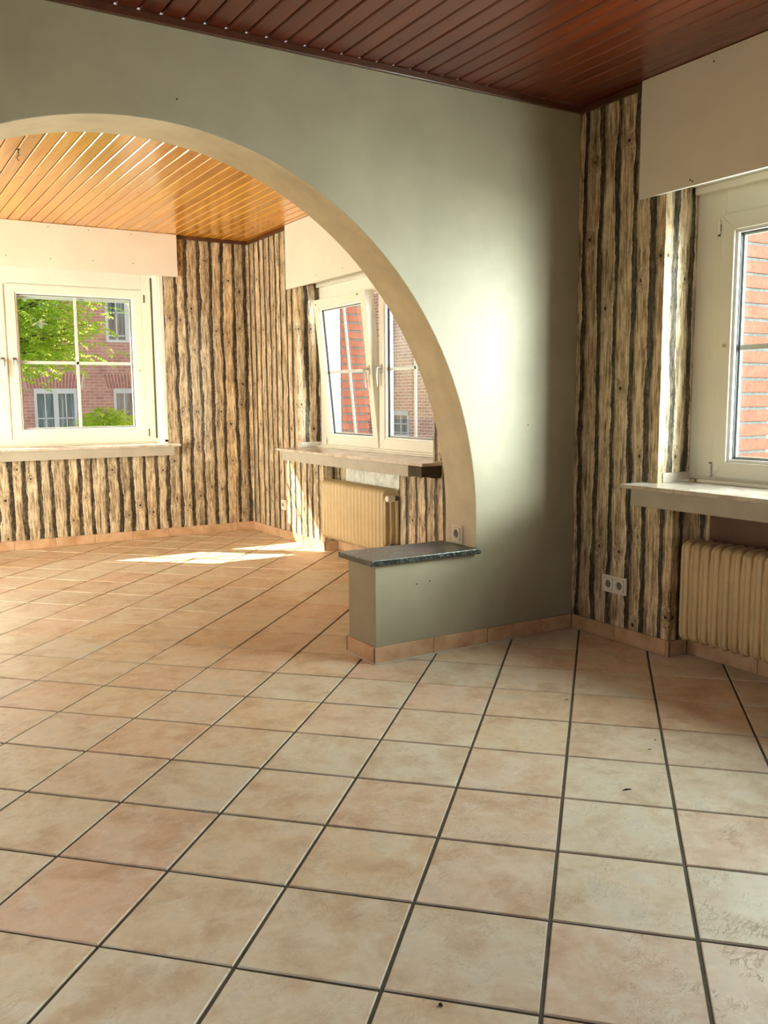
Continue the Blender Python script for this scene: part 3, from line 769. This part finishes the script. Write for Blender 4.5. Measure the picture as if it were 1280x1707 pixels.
house('brick_house', 'red brick house with white windows seen beyond the tree through the far window', fn_b, -9, 8.4, 9.5, far_brick_x,  # height and length stretched to keep the neighbour house in shade
      [(.93, 1.95, -.1, 1.445), (2.87, 3.95, -.1, 1.445), (2.75, 3.85, 2.62, 4.05), (-1.6, -.5, -.1, 1.445), (.5, 1.6, 2.62, 4.05)])
house('neighbour_house', 'pinkish brick house seen through the tilted right window', fn_s, -6, 27, 6.0, far_brick_y,
      [(15.45, 16.25, .17, .83, False), (9.5, 10.6, -.1, 1.3), (11.2, 12.2, 2.6, 3.9), (18.6, 19.6, 2.6, 3.9)], lintels=False)

# ------------------------------------------------------------------ garden tree, shrub
def leaf_shape(L, W_):
    return [(0, 0, 0), (L * .35, W_ * .5, L * .04), (L * .75, W_ * .38, 0), (L, 0, -L * .08), (L * .75, -W_ * .38, 0), (L * .35, -W_ * .5, L * .04)]
def add_leaf(m, p, d, up, L, W_, mi=0):
    d = d.normalized(); sd_ = d.cross(up); sd_ = sd_.normalized() if sd_.length > 1e-3 else Vector((1, 0, 0)); nn = sd_.cross(d)
    b = leaf_shape(L, W_); m.add([p + d * q[0] + sd_ * q[1] + nn * q[2] for q in b], [(0, 1, 2, 3), (0, 3, 4, 5)], mi)
def pinnate(m, p, d, n, L, gap):
    """one compound leaf: drooping rachis with paired leaflets"""
    d = d.normalized(); pos = p.copy(); sd_ = d.cross(Vector((0, 0, 1))); sd_ = sd_.normalized() if sd_.length > 1e-3 else Vector((1, 0, 0))
    for k in range(n):
        pos = pos + d * gap; d = (d + Vector((0, 0, -.10))).normalized()
        for sg in (-1, 1):
            q = (sd_ * sg + d * .75 + Vector((0, 0, random.uniform(-.35, .05)))).normalized()
            add_leaf(m, pos, q, Vector((random.uniform(-.2, .2), random.uniform(-.2, .2), 1)), L * random.uniform(.8, 1.1), L * .34)
    add_leaf(m, pos, d, Vector((0, 0, 1)), L, L * .34)
R = random.Random(11)
tr = obj('garden_tree', None, None, (-2.6, 9.2, gz)); c0 = Vector((-2.6, 9.2, gz))
base = Vector((-2.6, 9.2, gz)); fork = Vector((-2.45, 9.1, 1.3)); tips = []
bm_ = MB(); bm_.tube([base - c0, (base + fork) / 2 + Vector((.05, 0, 0)) - c0, fork - c0], [.10, .085, .07], 10)
cen = Vector((-.80, 9.1, 2.85))
for k in range(26):
    while True:
        q = Vector((R.uniform(-1, 1), R.uniform(-1, 1), R.uniform(-1, 1)))
        if q.length < 1: break
    tip = cen + Vector((q.x * 1.35, q.y * 1.0, q.z * 1.3)); mid = fork.lerp(tip, .5) + Vector((0, 0, .15)); tips.append((mid, tip))
    bm_.tube([fork - c0, mid - c0, tip - c0], [.028, .016, .005], 6)
part('trunk', bm_, bark, tr)
fm = MB()
for k in range(2600):
    mid, tip = tips[R.randrange(len(tips))]
    f = R.random(); p = mid.lerp(tip, f) + Vector((R.gauss(0, .22), R.gauss(0, .2), R.gauss(0, .2)))
    if p.z < 1.30 + max(0, (p.x + 1.0) * .35) and R.random() < .9: continue
    az = R.uniform(-math.pi, math.pi); d = Vector((math.cos(az) + .35, math.sin(az) * .8, R.uniform(-.35, .25)))
    pinnate(fm, p - c0, d, R.randint(4, 6), .075, .045)
o = part('foliage', fm, leaf_a, tr); o['kind'] = 'stuff'
pm_ = MB()
for q in ((-1.18, 8.0, 2.36), (-1.02, 8.0, 2.06)):
    for k in range(9):
        a = k * .7; add_leaf(pm_, Vector(q) - c0 + Vector((.03 * math.cos(a * 3), 0, .012 * math.sin(a * 2))), Vector((math.cos(a) + .4, .3 * math.sin(a * 2), math.sin(a) * .5 - .1)), Vector((0, .6, 1)), R.uniform(.05, .10), .04)
part('blossom', pm_, petal, tr)
tag(tr, 'leafy green garden tree with a few white blossoms outside the far window', 'tree')
def shrub(lab, loc, rx, ry, hh, n, seed, L=.06):
    R = random.Random(seed); root = obj('garden_shrub', None, None, loc); m = MB(); st = MB()
    for k in range(14):
        a = R.uniform(0, 6.28); st.tube([(0, 0, 0), (rx * .4 * math.cos(a), ry * .4 * math.sin(a), hh * .5), (rx * .8 * math.cos(a), ry * .8 * math.sin(a), hh * .85)], [.014, .01, .004], 5)
    part('stem', st, bark, root)
    for k in range(n):
        a = R.uniform(0, 6.28); e_ = R.uniform(-.2, 1.5); rr = R.uniform(.75, 1.02)
        p = Vector((rx * math.cos(a) * math.cos(e_) * rr, ry * math.sin(a) * math.cos(e_) * rr, hh * .55 + hh * .45 * math.sin(e_) * rr + (hh * -.5 * R.random() if e_ < .3 else 0)))
        d = Vector((math.cos(a), math.sin(a), R.uniform(-.4, 1))); add_leaf(m, p, d, Vector((R.uniform(-1, 1), R.uniform(-1, 1), 1)), L * R.uniform(.7, 1.2), L * .55)
    o = part('foliage', m, leaf_b, root); o['kind'] = 'stuff'
    return tag(root, lab, 'shrub')
shrub('bright green shrub at the foot of the far window view', (-.25, 8.1, gz), .62, .5, 1.93, 3200, 3)
